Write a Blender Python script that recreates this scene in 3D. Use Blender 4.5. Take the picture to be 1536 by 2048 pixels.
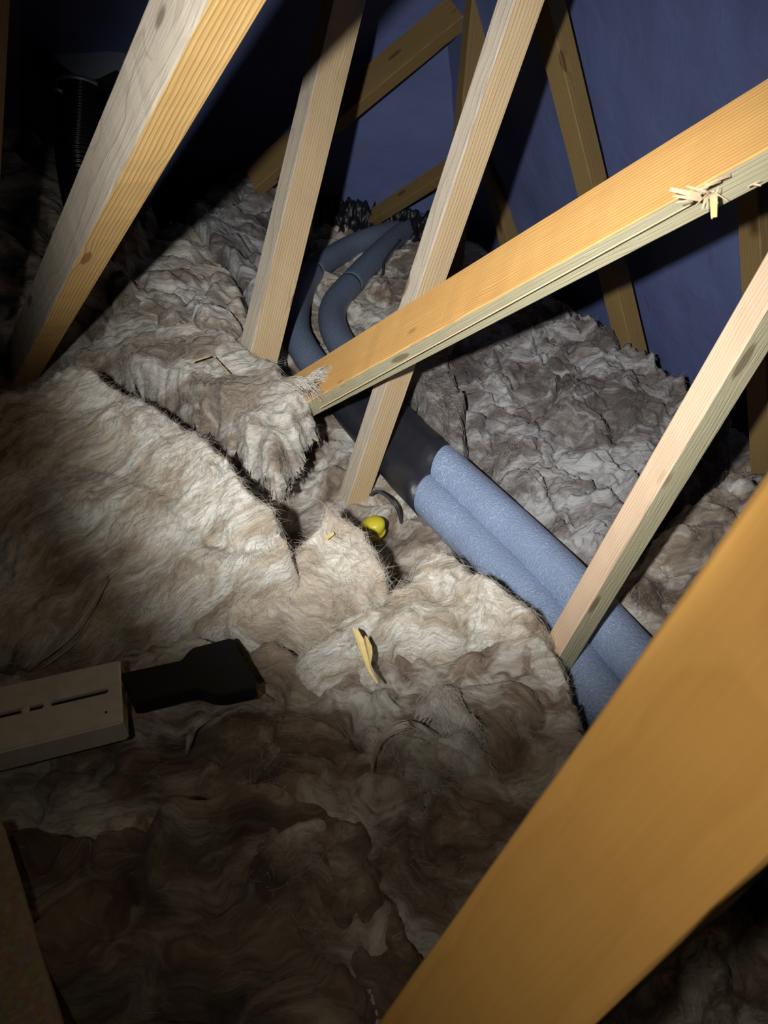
import bpy, bmesh, math, random
import numpy as np
from mathutils import Vector, Matrix

for o in list(bpy.data.objects): bpy.data.objects.remove(o)
scene = bpy.context.scene
COL = scene.collection
R = random.Random(7)

# ------------------------------------------------------------------ camera
FPX, CAM_H, PITCH = 1480.0, 0.95, math.radians(38)
FW = np.array([0, math.cos(PITCH), -math.sin(PITCH)])
UP = np.array([0, math.sin(PITCH), math.cos(PITCH)])
RT = np.array([1.0, 0, 0])
CAM = np.array([0, 0, CAM_H])
cd = bpy.data.cameras.new('camera')
cd.sensor_fit = 'VERTICAL'; cd.sensor_height = 36; cd.sensor_width = 27
cd.lens = FPX / 2048 * 36
cd.clip_start = 0.02
cd.dof.use_dof = True; cd.dof.focus_distance = 1.6; cd.dof.aperture_fstop = 9.0
cam = bpy.data.objects.new('camera', cd); COL.objects.link(cam)
cam.matrix_world = Matrix(((RT[0], UP[0], -FW[0], CAM[0]), (RT[1], UP[1], -FW[1], CAM[1]), (RT[2], UP[2], -FW[2], CAM[2]), (0, 0, 0, 1)))
scene.camera = cam

# ------------------------------------------------------------------ world, torch, added fill, exposure
w = bpy.data.worlds.new('world'); scene.world = w; w.use_nodes = True
w.node_tree.nodes['Background'].inputs[0].default_value = (0.5, 0.6, 0.8, 1)
w.node_tree.nodes['Background'].inputs[1].default_value = 0.0015
TORCH = CAM + np.array([-0.145, -0.055, 0.062])
def torch(name, aim, energy, size, blend, color, radius=0.014):
    l = bpy.data.lights.new(name, 'SPOT'); l.energy = energy; l.spot_size = math.radians(size)
    l.spot_blend = blend; l.color = color; l.shadow_soft_size = radius
    o = bpy.data.objects.new(name, l); COL.objects.link(o); o.location = TORCH
    o.rotation_euler = (Vector(aim) - Vector(TORCH)).to_track_quat('-Z', 'Y').to_euler()
torch('torch_beam', (0.20, 1.75, 0.22), 168, 64, 1.0, (0.93, 0.965, 1.0))
torch('near_timber_fill', (0.5, 1.0, 0.45), 6, 140, 1.0, (1.0, 0.93, 0.82))  # added warm fill at the torch position, brightens near timber and bottom wool
scene.view_settings.view_transform = 'Standard'; scene.view_settings.look = 'None'
scene.view_settings.exposure = 0.0; scene.view_settings.gamma = 1.0
scene.view_settings.use_curve_mapping = False

# ------------------------------------------------------------------ helpers
def un(px, py, d): return CAM + d * (FW + (px - 768) / FPX * RT - (py - 1024) / FPX * UP)
def gz(px, py, z):
    r = FW + (px - 768) / FPX * RT - (py - 1024) / FPX * UP
    return CAM + (z - CAM_H) / r[2] * r
def V(a): return Vector([float(t) for t in a])
def link(name, me, mats=(), parent=None):
    o = bpy.data.objects.new(name, me); COL.objects.link(o)
    for m in mats: me.materials.append(m)
    if parent is not None: o.parent = parent
    return o
def tag(o, label, cat, group=None):
    o['label'] = label; o['category'] = cat
    if group: o['group'] = group
    return o
def empty(name, loc):
    o = bpy.data.objects.new(name, None); COL.objects.link(o); o.location = V(loc); o.empty_display_size = 0.05
    return o
def pmesh(verts, faces, smooth=False):
    me = bpy.data.meshes.new('m'); me.from_pydata([tuple(map(float, v)) for v in verts], [], faces)
    bm = bmesh.new(); bm.from_mesh(me); bmesh.ops.recalc_face_normals(bm, faces=bm.faces); bm.to_mesh(me); bm.free()
    if smooth: me.polygons.foreach_set('use_smooth', [True] * len(me.polygons))
    me.update(); return me
def quadmesh(co, quads, smooth=True):
    me = bpy.data.meshes.new('m'); n = len(quads)
    me.vertices.add(len(co)); me.vertices.foreach_set('co', np.asarray(co, np.float32).ravel())
    k = quads.shape[1]
    me.loops.add(n * k); me.loops.foreach_set('vertex_index', quads.astype(np.int32).ravel())
    me.polygons.add(n); me.polygons.foreach_set('loop_start', np.arange(0, n * k, k, dtype=np.int32))
    me.polygons.foreach_set('use_smooth', np.full(n, smooth))
    me.update(calc_edges=True); return me
def local(o, loc):   # move the object's origin without moving its mesh
    o.data.transform(Matrix.Translation(-V(loc))); o.location = V(loc)

# gradient noise -------------------------------------------------------------
def _hash(ix, iy, seed):
    h = (ix.astype(np.int64) * 374761393 + iy.astype(np.int64) * 668265263 + seed * 974634777) & 0xffffffff
    h = ((h ^ (h >> 13)) * 1274126177) & 0xffffffff
    return (h ^ (h >> 16)) & 0xffff
def pn(x, y, seed=0):
    x0 = np.floor(x); y0 = np.floor(y); fx = x - x0; fy = y - y0
    def g(ix, iy, dx, dy):
        a = _hash(ix, iy, seed) * (2 * np.pi / 65536.0); return np.cos(a) * dx + np.sin(a) * dy
    u = fx * fx * fx * (fx * (fx * 6 - 15) + 10); v = fy * fy * fy * (fy * (fy * 6 - 15) + 10)
    a = g(x0, y0, fx, fy); b = g(x0 + 1, y0, fx - 1, fy); c = g(x0, y0 + 1, fx, fy - 1); d = g(x0 + 1, y0 + 1, fx - 1, fy - 1)
    return 1.5 * ((a + (b - a) * u) * (1 - v) + (c + (d - c) * u) * v)
def fbm(x, y, seed, o=4):
    s = 0; a = 1.0
    for i in range(o):
        s = s + a * pn(x * 2 ** i + 17.3 * i, y * 2 ** i - 9.1 * i, seed + i); a *= 0.5
    return s

# ------------------------------------------------------------------ materials
class NT:
    def __init__(s, name):
        s.m = bpy.data.materials.new(name); s.m.use_nodes = True; s.t = s.m.node_tree
        s.b = s.t.nodes['Principled BSDF']
    def n(s, kind, **kw):
        nd = s.t.nodes.new(kind)
        for k, v in kw.items():
            if k.startswith('i_'): nd.inputs[int(k[2:]) if k[2:].isdigit() else k[2:].replace('_', ' ')].default_value = v
            else: setattr(nd, k, v)
        return nd
    def l(s, a, b): s.t.links.new(a, b)
    def math(s, op, a, b=None, c=None):
        nd = s.t.nodes.new('ShaderNodeMath'); nd.operation = op
        for i, q in enumerate((a, b, c)):
            if q is None: continue
            if isinstance(q, (int, float)): nd.inputs[i].default_value = q
            else: s.l(q, nd.inputs[i])
        return nd.outputs[0]
    def ramp(s, f, stops):
        nd = s.t.nodes.new('ShaderNodeValToRGB'); e = nd.color_ramp.elements
        while len(e) < len(stops): e.new(0.5)
        for i, (p, c) in enumerate(stops):
            e[i].position = p; e[i].color = (*c, 1) if len(c) == 3 else c
        s.l(f, nd.inputs[0]); return nd.outputs[0]
    def mix(s, f, a, b, mode='MIX'):
        nd = s.t.nodes.new('ShaderNodeMix'); nd.data_type = 'RGBA'; nd.blend_type = mode
        for i, q in ((0, f), (6, a), (7, b)):
            if isinstance(q, (int, float)): nd.inputs[i].default_value = q
            elif isinstance(q, tuple): nd.inputs[i].default_value = (*q, 1)
            else: s.l(q, nd.inputs[i])
        return nd.outputs[2]
    def noise(s, vec, scale, detail=4, rough=0.55, dist=0.0, out=0):
        nd = s.n('ShaderNodeTexNoise'); nd.inputs['Scale'].default_value = scale; nd.inputs['Detail'].default_value = detail
        nd.inputs['Roughness'].default_value = rough; nd.inputs['Distortion'].default_value = dist
        s.l(vec, nd.inputs['Vector']); return nd.outputs[out]
    def mapping(s, vec, scale=(1, 1, 1), loc=(0, 0, 0)):
        nd = s.n('ShaderNodeMapping'); nd.inputs['Scale'].default_value = scale; nd.inputs['Location'].default_value = loc
        s.l(vec, nd.inputs['Vector']); return nd.outputs[0]
    def bump(s, h, strength, dist):
        nd = s.n('ShaderNodeBump'); nd.inputs['Strength'].default_value = strength; nd.inputs['Distance'].default_value = dist
        s.l(h, nd.inputs['Height']); s.l(nd.outputs[0], s.b.inputs['Normal'])

def wool_mat(name, dark, mid, light, streak=1.0, cover=0.0, aniso=3.0):
    k = NT(name); k.b.inputs['Roughness'].default_value = 0.9
    k.b.inputs['Specular IOR Level'].default_value = 0.12
    k.b.inputs['Sheen Weight'].default_value = 0.12; k.b.inputs['Sheen Roughness'].default_value = 0.5
    at = k.n('ShaderNodeAttribute'); at.attribute_name = 'flow'; p = at.outputs['Vector']
    patch = k.noise(p, 5.0, 3, 0.5, 0.5)
    st = k.noise(k.mapping(p, (8, 8 * aniso, 8)), 1.0, 8, 0.62, 0.5)
    f = k.math('ADD', k.math('MULTIPLY', st, 0.68), k.math('MULTIPLY', patch, 0.52))
    c = k.ramp(f, [(0.47 - cover, dark), (0.60 - cover, mid), (0.72 - cover, light)])
    wis = k.noise(k.mapping(p, (6, 6 * aniso, 6), (3, 7, 1)), 1.0, 6, 0.6, 0.7)
    gate = k.math('MAXIMUM', k.math('MULTIPLY', k.math('SUBTRACT', wis, 0.56), 7.0), 0.0)
    c = k.mix(k.math('MINIMUM', gate, 0.75 * streak), c, tuple(min(0.88, x * 1.12) for x in light))
    fine = k.noise(k.mapping(p, (60, 60 * (1 + aniso * 0.5), 90)), 1.0, 6, 0.68, 0.3)
    c = k.mix(k.math('MINIMUM', k.math('MAXIMUM', k.math('MULTIPLY', k.math('SUBTRACT', fine, 0.47), 2.6), 0.0), 0.6), c, tuple(x * 0.75 for x in dark))
    k.l(c, k.b.inputs['Base Color'])
    h = k.math('ADD', k.math('MULTIPLY', st, 0.9), k.math('MULTIPLY', fine, 0.5))
    k.bump(h, 0.85, 0.013)
    return k.m

def wood_mat(name, light, dark, ring=0.0042, pith=(0.03, -0.05), wob=0.012, knots=1.0, rough_saw=0.3, contrast=1.0):
    k = NT(name); k.b.inputs['Roughness'].default_value = 0.62; k.b.inputs['Specular IOR Level'].default_value = 0.3
    oi = k.n('ShaderNodeObjectInfo')
    tc = k.n('ShaderNodeTexCoord')
    off = k.n('ShaderNodeCombineXYZ'); k.l(k.math('MULTIPLY', oi.outputs['Random'], 13.7), off.inputs[0])
    ad = k.n('ShaderNodeVectorMath'); ad.operation = 'ADD'; k.l(tc.outputs['Object'], ad.inputs[0]); k.l(off.outputs[0], ad.inputs[1])
    p = ad.outputs[0]
    sx = k.n('ShaderNodeSeparateXYZ'); k.l(p, sx.inputs[0])
    # knots
    vo = k.n('ShaderNodeTexVoronoi'); vo.inputs['Scale'].default_value = 1.0; vo.inputs['Randomness'].default_value = 1.0
    k.l(k.mapping(p, (5.2, 17, 17)), vo.inputs['Vector'])
    kd = vo.outputs['Distance']
    kin = k.math('MULTIPLY', k.math('MAXIMUM', k.math('SUBTRACT', 0.36, kd), 0.0), 2.8 * knots)
    dy = k.math('SUBTRACT', sx.outputs[1], pith[0]); dz = k.math('SUBTRACT', sx.outputs[2], pith[1])
    r = k.math('SQRT', k.math('ADD', k.math('MULTIPLY', dy, dy), k.math('MULTIPLY', dz, dz)))
    wn = k.noise(k.mapping(p, (1.6, 6, 6)), 1.0, 3, 0.5)
    r = k.math('ADD', r, k.math('MULTIPLY', k.math('SUBTRACT', wn, 0.5), wob * 2))
    r = k.math('ADD', r, k.math('MULTIPLY', kin, 0.010))
    ph = k.math('FRACT', k.math('DIVIDE', r, ring))
    ringv = k.ramp(ph, [(0.0, (0, 0, 0)), (0.62, (0.30, 0.30, 0.30)), (0.90, (1, 1, 1)), (1.0, (0, 0, 0))])
    fib = k.noise(k.mapping(p, (9, 420, 420)), 1.0, 3, 0.6)
    big = k.noise(k.mapping(p, (2.5, 14, 14)), 1.0, 3, 0.6)
    f = k.math('ADD', k.math('MULTIPLY', ringv, 0.62 * contrast), k.math('MULTIPLY', k.math('SUBTRACT', fib, 0.5), 0.5))
    f = k.math('ADD', f, k.math('MULTIPLY', k.math('SUBTRACT', big, 0.42), 0.7))
    c = k.mix(k.math('MINIMUM', k.math('MAXIMUM', f, 0.0), 1.0), light, dark)
    km = k.math('MINIMUM', k.math('MAXIMUM', k.math('MULTIPLY', k.math('SUBTRACT', 0.155, kd), 22.0 * knots), 0.0), 0.75)
    c = k.mix(km, c, (dark[0] * 0.5, dark[1] * 0.42, dark[2] * 0.42))
    k.l(c, k.b.inputs['Base Color'])
    h = k.math('ADD', k.math('MULTIPLY', ringv, -0.25), k.math('MULTIPLY', fib, 0.9))
    k.bump(h, rough_saw, 0.0025)
    return k.m

def plain(name, col, rough=0.5, metal=0.0, spec=0.5, nscale=60, nstr=0.0, var=0.15, dist=0.002):
    k = NT(name); tc = k.n('ShaderNodeTexCoord'); nz = k.noise(tc.outputs['Object'], nscale, 4, 0.6)
    c = k.mix(nz, tuple(min(1, x * (1 + var)) for x in col), tuple(x * (1 - var) for x in col))
    k.l(c, k.b.inputs['Base Color'])
    k.b.inputs['Roughness'].default_value = rough; k.b.inputs['Metallic'].default_value = metal
    k.b.inputs['Specular IOR Level'].default_value = spec
    if nstr: k.bump(nz, nstr, dist)
    return k.m

M = {}
M['cream'] = wool_mat('wool_cream', (0.22, 0.15, 0.095), (0.56, 0.45, 0.32), (0.86, 0.81, 0.70), 1.0, 0.05, 2.6)
M['tan'] = wool_mat('wool_tan', (0.24, 0.165, 0.11), (0.53, 0.41, 0.29), (0.76, 0.69, 0.56), 0.9, 0.04, 1.6)
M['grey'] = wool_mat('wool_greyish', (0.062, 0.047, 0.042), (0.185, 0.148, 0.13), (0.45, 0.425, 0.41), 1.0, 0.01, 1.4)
M['mixed'] = wool_mat('wool_mixed', (0.125, 0.085, 0.058), (0.36, 0.28, 0.205), (0.70, 0.65, 0.56), 1.1, 0.03, 1.8)
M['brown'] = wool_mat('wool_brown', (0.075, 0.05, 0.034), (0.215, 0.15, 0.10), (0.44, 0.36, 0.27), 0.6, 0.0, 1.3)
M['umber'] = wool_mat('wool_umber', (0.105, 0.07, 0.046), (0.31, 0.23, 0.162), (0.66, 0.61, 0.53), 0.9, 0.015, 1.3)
M['puff'] = wool_mat('wool_puff', (0.20, 0.15, 0.11), (0.46, 0.40, 0.33), (0.74, 0.71, 0.65), 0.8, 0.04, 1.6)
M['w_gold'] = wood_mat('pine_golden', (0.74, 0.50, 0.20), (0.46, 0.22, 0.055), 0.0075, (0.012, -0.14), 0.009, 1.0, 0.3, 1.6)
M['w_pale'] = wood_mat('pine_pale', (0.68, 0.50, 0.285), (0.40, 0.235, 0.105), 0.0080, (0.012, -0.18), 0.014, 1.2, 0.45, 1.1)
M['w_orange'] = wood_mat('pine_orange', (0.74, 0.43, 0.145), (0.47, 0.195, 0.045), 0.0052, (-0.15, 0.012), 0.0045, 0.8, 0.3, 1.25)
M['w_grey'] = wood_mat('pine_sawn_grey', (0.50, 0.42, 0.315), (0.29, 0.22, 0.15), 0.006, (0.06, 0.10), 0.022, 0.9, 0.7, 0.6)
M['w_green'] = wood_mat('pine_treated', (0.52, 0.46, 0.29), (0.33, 0.26, 0.13), 0.007, (-0.06, 0.12), 0.02, 0.8, 0.6, 0.7)
M['w_pink'] = wood_mat('pine_pinkish', (0.74, 0.54, 0.36), (0.50, 0.29, 0.16), 0.0046, (0.16, 0.02), 0.003, 0.5, 0.3)
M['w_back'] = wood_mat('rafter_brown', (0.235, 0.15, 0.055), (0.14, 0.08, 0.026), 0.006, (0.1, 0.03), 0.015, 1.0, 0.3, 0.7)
M['w_near'] = wood_mat('pine_near', (0.82, 0.44, 0.115), (0.58, 0.265, 0.055), 0.0032, (0.05, -0.35), 0.004, 0.35, 0.2, 0.35)
M['w_splinter'] = plain('torn_wood', (0.62, 0.47, 0.29), 0.7, 0, 0.2, 200, 0.3, 0.2)
M['w_chip'] = plain('wood_chip', (0.74, 0.55, 0.22), 0.6, 0, 0.25, 120, 0.3, 0.25)

# ------------------------------------------------------------------ roof space shell
def membrane_mat():
    k = NT('blue_membrane'); tc = k.n('ShaderNodeTexCoord'); p = tc.outputs['Object']
    a = k.noise(p, 3, 4, 0.6, 0.4); b = k.noise(p, 380, 2, 0.5)
    c = k.mix(k.math('ADD', k.math('MULTIPLY', a, 0.7), k.math('MULTIPLY', b, 0.3)), (0.125, 0.15, 0.295), (0.082, 0.10, 0.215))
    k.l(c, k.b.inputs['Base Color']); k.b.inputs['Roughness'].default_value = 0.62; k.b.inputs['Specular IOR Level'].default_value = 0.35
    k.bump(k.math('ADD', k.math('MULTIPLY', b, 0.15), k.noise(p, 14, 4, 0.55, 0.8)), 0.35, 0.01)
    return k.m
M['membrane'] = membrane_mat()
M['dark_board'] = plain('dark_board', (0.05, 0.045, 0.04), 0.9, 0, 0.2, 30)

def sheet(name, P0, ax, ay, nx, ny, amp, seed, mat):
    P0, ax, ay = map(np.asarray, (P0, ax, ay)); n = np.cross(ax, ay); n = n / np.linalg.norm(n)
    u, v = np.meshgrid(np.linspace(0, 1, nx), np.linspace(0, 1, ny), indexing='ij')
    L1, L2 = np.linalg.norm(ax), np.linalg.norm(ay)
    h = amp * (fbm(u * L1 / 0.5, v * L2 / 0.35, seed, 3) + 0.3 * fbm(u * L1 / 0.12, v * L2 / 0.4, seed + 9, 2))
    co = P0 + u[..., None] * ax + v[..., None] * ay + h[..., None] * n
    i, j = np.meshgrid(np.arange(nx - 1), np.arange(ny - 1), indexing='ij'); a = (i * ny + j).ravel()
    q = np.stack([a, a + ny, a + ny + 1, a + 1], 1)
    o = link(name, quadmesh(co.reshape(-1, 3), q), [mat]); o['kind'] = 'structure'; return o
EAVE = np.array([0.42, -0.90, 0.0]) / math.hypot(0.42, 0.90)
NP = np.array([0.868, 0.405, 0.289])
RAF = np.array([-0.373, 0.146, 0.916])
corner = np.array([0.327, 3.25, 0.0])
sheet('wall_right', corner - RAF * 0.28 - EAVE * 0.02, EAVE * 4.4, RAF * 2.2, 150, 80, 0.010, 5, M['membrane'])
sheet('wall_back', np.array([-2.6, 3.25 + 0.11, -0.28]), (3.1, 0, 0), (0, -0.84, 2.2), 120, 80, 0.012, 8, M['membrane'])
sheet('wall_left', np.array([-2.6, -0.8, -0.28]), (0, 4.2, 0), (0.1, 0, 2.3), 20, 20, 0.004, 3, M['dark_board'])
sheet('floor', np.array([-2.6, -0.8, -0.27]), (5.6, 0, 0), (0, 4.3, 0), 10, 10, 0.0, 3, M['dark_board'])

# ------------------------------------------------------------------ mineral wool
def polydist(x, y, poly):
    """signed distance, positive inside"""
    n = len(poly); d = np.full(x.shape, 1e9); ins = np.zeros(x.shape, bool)
    for i in range(n):
        ax, ay = poly[i]; bx, by = poly[(i + 1) % n]; ex, ey = bx - ax, by - ay
        t = np.clip(((x - ax) * ex + (y - ay) * ey) / (ex * ex + ey * ey + 1e-12), 0, 1)
        d = np.minimum(d, np.hypot(x - ax - t * ex, y - ay - t * ey))
        c = (ay > y) != (by > y)
        ins ^= c & (x < ex * (y - ay) / (ey if abs(ey) > 1e-12 else 1e-12) + ax)
    return np.where(ins, d, -d)
def smooth_poly(P, it=2):
    for _ in range(it):
        Q = []
        for i in range(len(P)):
            a, b = P[i], P[(i + 1) % len(P)]; Q += [a * 0.75 + b * 0.25, a * 0.25 + b * 0.75]
        P = np.array(Q)
    return P
RNG = np.random.default_rng(5)
def batt(name, label, outline, mat, thick=0.12, cell=0.005, edge=0.04, seed=1, flow=0.6, aniso=2.0, lump=1.0, wrinkle=1.0,
         ctrl=(), fib=2500, ragged=1.0, warp=1.0, size=1.0, group='mineral wool pieces on the loft floor', pix=True, fedge=0.6, flen=0.016):
    pts = np.array([gz(*p) if pix else p for p in outline]); cp = np.array([gz(*p) if pix else p for p in ctrl]) if len(ctrl) else np.zeros((0, 3))
    allp = np.vstack([pts, cp])
    P = smooth_poly(pts[:, :2], 2)
    lo = P.min(0) - 0.03; hi = P.max(0) + 0.03
    nx = int((hi[0] - lo[0]) / cell) + 2; ny = int((hi[1] - lo[1]) / cell) + 2
    x, y = np.meshgrid(lo[0] + np.arange(nx) * cell, lo[1] + np.arange(ny) * cell, indexing='ij')
    s = polydist(x, y, P)
    s = s + ragged * (0.016 * pn(x / 0.07, y / 0.07, seed + 3) + 0.003 * pn(x / 0.02, y / 0.02, seed + 4))
    wsum = 0; zt = 0
    for q in allp:
        wq = 1.0 / (((x - q[0]) ** 2 + (y - q[1]) ** 2) + 0.004) ** 1.25; wsum = wsum + wq; zt = zt + wq * q[2]
    zt = zt / wsum
    # flowing, billowing surface
    wx = x + warp * 0.045 * fbm(x / 0.16, y / 0.16, seed + 11, 2); wy = y + warp * 0.045 * fbm(x / 0.16, y / 0.16, seed + 23, 2)
    wx2 = wx + warp * 0.016 * fbm(x / 0.05, y / 0.05, seed + 31, 2); wy2 = wy + warp * 0.016 * fbm(x / 0.05, y / 0.05, seed + 37, 2)
    ca, sa = math.cos(flow), math.sin(flow)
    fs = wx2 * ca + wy2 * sa; ft = (-wx2 * sa + wy2 * ca)
    b1 = np.abs(pn(wx / (0.22 * size), wy / (0.22 * size), seed + 41)) ** 0.8; b2 = np.abs(pn(wx2 / (0.10 * size), wy2 / (0.10 * size), seed + 43)) ** 0.75
    b3 = np.abs(pn(fs / (0.07 * size), ft / (0.07 * size / aniso), seed + 47)) ** 0.8; b4 = np.abs(pn(fs / (0.034 * size), ft / (0.034 * size / aniso), seed + 49)) ** 0.8
    b5 = fbm(fs / 0.022, ft / (0.022 / aniso), seed + 51, 2)
    gate = np.clip(0.55 + 0.9 * pn(x / 0.17, y / 0.17, seed + 55), 0.2, 1.1)
    d = lump * size * (0.085 * b1 + 0.040 * b2 - 0.032) + wrinkle * gate * (0.018 * b3 + 0.010 * b4) + 0.0035 * wrinkle * b5
    u = np.clip(s / edge, 0, 1); f = np.maximum(0, 1 - (1 - u) ** 2) ** 0.8
    z = zt - thick * (1 - f) + d * (0.35 + 0.65 * f)
    sd = 1.0 - f
    gx, gy = np.gradient(s, cell); lam = sd * (0.014 * pn(z / 0.018 + seed, (x + y) / 0.07, seed + 61) + 0.008 * pn(z / 0.03, (x - y) / 0.02, seed + 63))
    co = np.stack([x - gx * lam + 0.004 * pn(x / 0.03, y / 0.03, seed + 65), y - gy * lam + 0.004 * pn(x / 0.03, y / 0.03, seed + 67), z], -1)
    keep = s > -cell * 0.7
    i, j = np.meshgrid(np.arange(nx - 1), np.arange(ny - 1), indexing='ij')
    kq = keep[:-1, :-1] & keep[1:, :-1] & keep[1:, 1:] & keep[:-1, 1:]
    a = (i * ny + j)[kq]; q = np.stack([a, a + ny, a + ny + 1, a + 1], 1)
    used = np.unique(q); remap = np.full(nx * ny, -1); remap[used] = np.arange(len(used))
    cof = co.reshape(-1, 3)[used]; q = remap[q]
    base = np.array([pts[:, 0].mean(), pts[:, 1].mean(), cof[:, 2].min()])
    me = quadmesh(cof - base, q)
    # a thin wool underside closes the slab
    at = me.attributes.new('flow', 'FLOAT_VECTOR', 'POINT')
    fl = np.stack([fs + 0.4 * z, ft + 0.9 * z, z * 0.6 + seed * 0.37], -1).reshape(-1, 3)[used]
    at.data.foreach_set('vector', fl.astype(np.float32).ravel())
    o = link(name, me, [mat]); o.location = V(base); tag(o, label, 'insulation', group)
    if fib:
        gxz, gyz = np.gradient(co[..., 2], cell)
        nrm = np.stack([-gxz, -gyz, np.ones_like(gxz)], -1); nrm /= np.linalg.norm(nrm, axis=-1, keepdims=True)
        w_ = (np.exp(-np.clip(s, 0, 1) / 0.02) * fedge * 6 + 0.25).ravel()[used]; w_ = w_ / w_.sum()
        k = RNG.choice(len(used), fib, p=w_); idx = used[k]
        p0 = co.reshape(-1, 3)[idx]; n0 = nrm.reshape(-1, 3)[idx]
        ang = flow + 0.9 * pn(p0[:, 0] / 0.1, p0[:, 1] / 0.1, seed + 71) * 2.2 + RNG.normal(0, 0.45, fib) + np.pi * (RNG.random(fib) > 0.5)
        t = np.stack([np.cos(ang), np.sin(ang), RNG.normal(0, 0.15, fib)], -1)
        t -= (t * n0).sum(-1, keepdims=True) * n0; t /= np.linalg.norm(t, axis=-1, keepdims=True)
        L = flen * RNG.lognormal(0, 0.45, fib)[:, None]; lift = np.abs(RNG.normal(0.08, 0.12, fib))[:, None]
        side = np.cross(n0, t); curl = RNG.normal(0, 0.5, fib)[:, None]
        SEG = 4; rad = RNG.uniform(0.00018, 0.0004, fib)[:, None]
        vs = []
        for m_ in range(SEG + 1):
            h = m_ / SEG
            c = p0 + n0 * 0.0005 + L * (t * h + side * curl * h * h + n0 * lift * (h - 0.75 * h * h) * 1.4)
            rr = rad * (1 - 0.8 * h)
            for g in range(3):
                an = 2 * np.pi * g / 3; vs.append(c + rr * (math.cos(an) * side + math.sin(an) * n0))
        vs = np.stack(vs, 1)                                        # fib, (SEG+1)*3, 3
        loc = []
        for m_ in range(SEG):
            for g in range(3):
                g2 = (g + 1) % 3; loc.append([m_ * 3 + g, m_ * 3 + g2, m_ * 3 + 3 + g2, m_ * 3 + 3 + g])
        loc = np.array(loc); qq = (np.arange(fib)[:, None, None] * (SEG + 1) * 3 + loc[None]).reshape(-1, 4)
        fm = quadmesh(vs.reshape(-1, 3) - base, qq)
        fo = link('loose_fibres', fm, [M['fibre']], o); fo['kind'] = 'stuff'
    return o
M['fibre'] = plain('wool_fibre', (0.66, 0.59, 0.49), 0.6, 0, 0.3, 30, 0, 0.25)

batt('insulation_layer', 'greyish brown mineral wool lying low under and around the two pipes',
     [(-0.75, 0.45, -0.15), (-0.3, -0.1, -0.16), (0.7, -0.1, -0.16), (1.2, 0.4, -0.15), (1.2, 1.2, -0.14), (0.85, 2.1, -0.10), (0.36, 3.15, -0.03), (-0.35, 3.2, 0.02), (-0.75, 2.2, -0.02)],
     M['mixed'], pix=False, thick=0.06, seed=101, flow=1.2, aniso=1.5, lump=0.6, fib=5000, cell=0.0055,
     ctrl=[(-0.1, 1.55, -0.13), (-0.22, 1.33, -0.16), (-0.12, 1.25, -0.20), (-0.07, 1.47, -0.22), (-0.02, 1.38, -0.23), (-0.06, 1.32, -0.23), (0.02, 1.30, -0.2), (-0.45, 1.65, -0.02), (0.1, 2.2, -0.06), (-0.15, 2.6, -0.02), (0.2, 2.7, -0.02), (0.1, 1.3, -0.16)])
batt('insulation_batt', 'grey-brown crumpled wool batt beyond the twin pipes, reaching the blue membrane',
     [(830, 770, -0.02), (905, 690, 0.0), (985, 600, 0.0), (1090, 600, 0.0), (1240, 675, 0.0), (1400, 765, 0.0), (1490, 850, -0.03), (1450, 950, -0.05), (1330, 1020, -0.06), (1190, 1150, -0.07), (1140, 1110, -0.06), (1040, 1000, -0.05), (950, 910, -0.05), (890, 850, -0.05)],
     M['grey'], thick=0.14, seed=203, flow=0.3, aniso=1.4, lump=1.25, wrinkle=1.3, fib=5000, size=0.65, cell=0.0045)
batt('insulation_scrap', 'small torn grey wool flap standing right of the crossing timbers',
     [(815, 770, 0.02), (880, 700, 0.03), (915, 740, 0.03), (945, 860, 0.02), (925, 905, -0.01), (890, 860, 0.0)],
     M['grey'], thick=0.1, seed=217, flow=-1.2, aniso=2.4, lump=0.4, fib=900, edge=0.02)
batt('insulation_batt', 'pale torn wool lump between the slim upright and the blurred foreground timber',
     [(1205, 1205, -0.05), (1270, 1090, -0.03), (1385, 968, -0.01), (1500, 940, 0.0), (1580, 960, 0.0), (1680, 1100, 0.0), (1560, 1320, -0.03), (1330, 1330, -0.08), (1262, 1245, -0.08)],
     M['mixed'], thick=0.13, seed=229, flow=0.9, aniso=1.8, lump=0.9, fib=3000)
batt('insulation_batt', 'dim brown wool heap around the black ribbed hose',
     [(-350, 420, 0.36), (-60, 255, 0.36), (60, 262, 0.35), (180, 330, 0.32), (300, 380, 0.28), (330, 450, 0.22), (260, 560, 0.17), (90, 690, 0.12), (-350, 800, 0.15)],
     M['mixed'], thick=0.3, cell=0.007, seed=241, flow=0.2, lump=1.5, fib=2500)
batt('insulation_batt', 'grey folded wool batt at the back behind the left-middle upright',
     [(330, 430, 0.2), (430, 350, 0.20), (560, 335, 0.17), (640, 400, 0.08), (600, 520, 0.05), (570, 690, 0.04), (500, 700, 0.06), (470, 560, 0.12), (400, 470, 0.17)],
     M['grey'], thick=0.2, seed=257, flow=-0.5, aniso=1.8, lump=1.2, fib=2500)
batt('insulation_batt', 'pale creased wool batt in the shadow line of the large left timber',
     [(190, 590, 0.15), (240, 490, 0.18), (330, 430, 0.19), (410, 460, 0.17), (490, 560, 0.12), (520, 690, 0.10), (470, 720, 0.12), (380, 690, 0.14), (290, 640, 0.15)],
     M['mixed'], thick=0.14, seed=263, flow=-0.3, aniso=2.0, lump=1.2, fib=2500)
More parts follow.
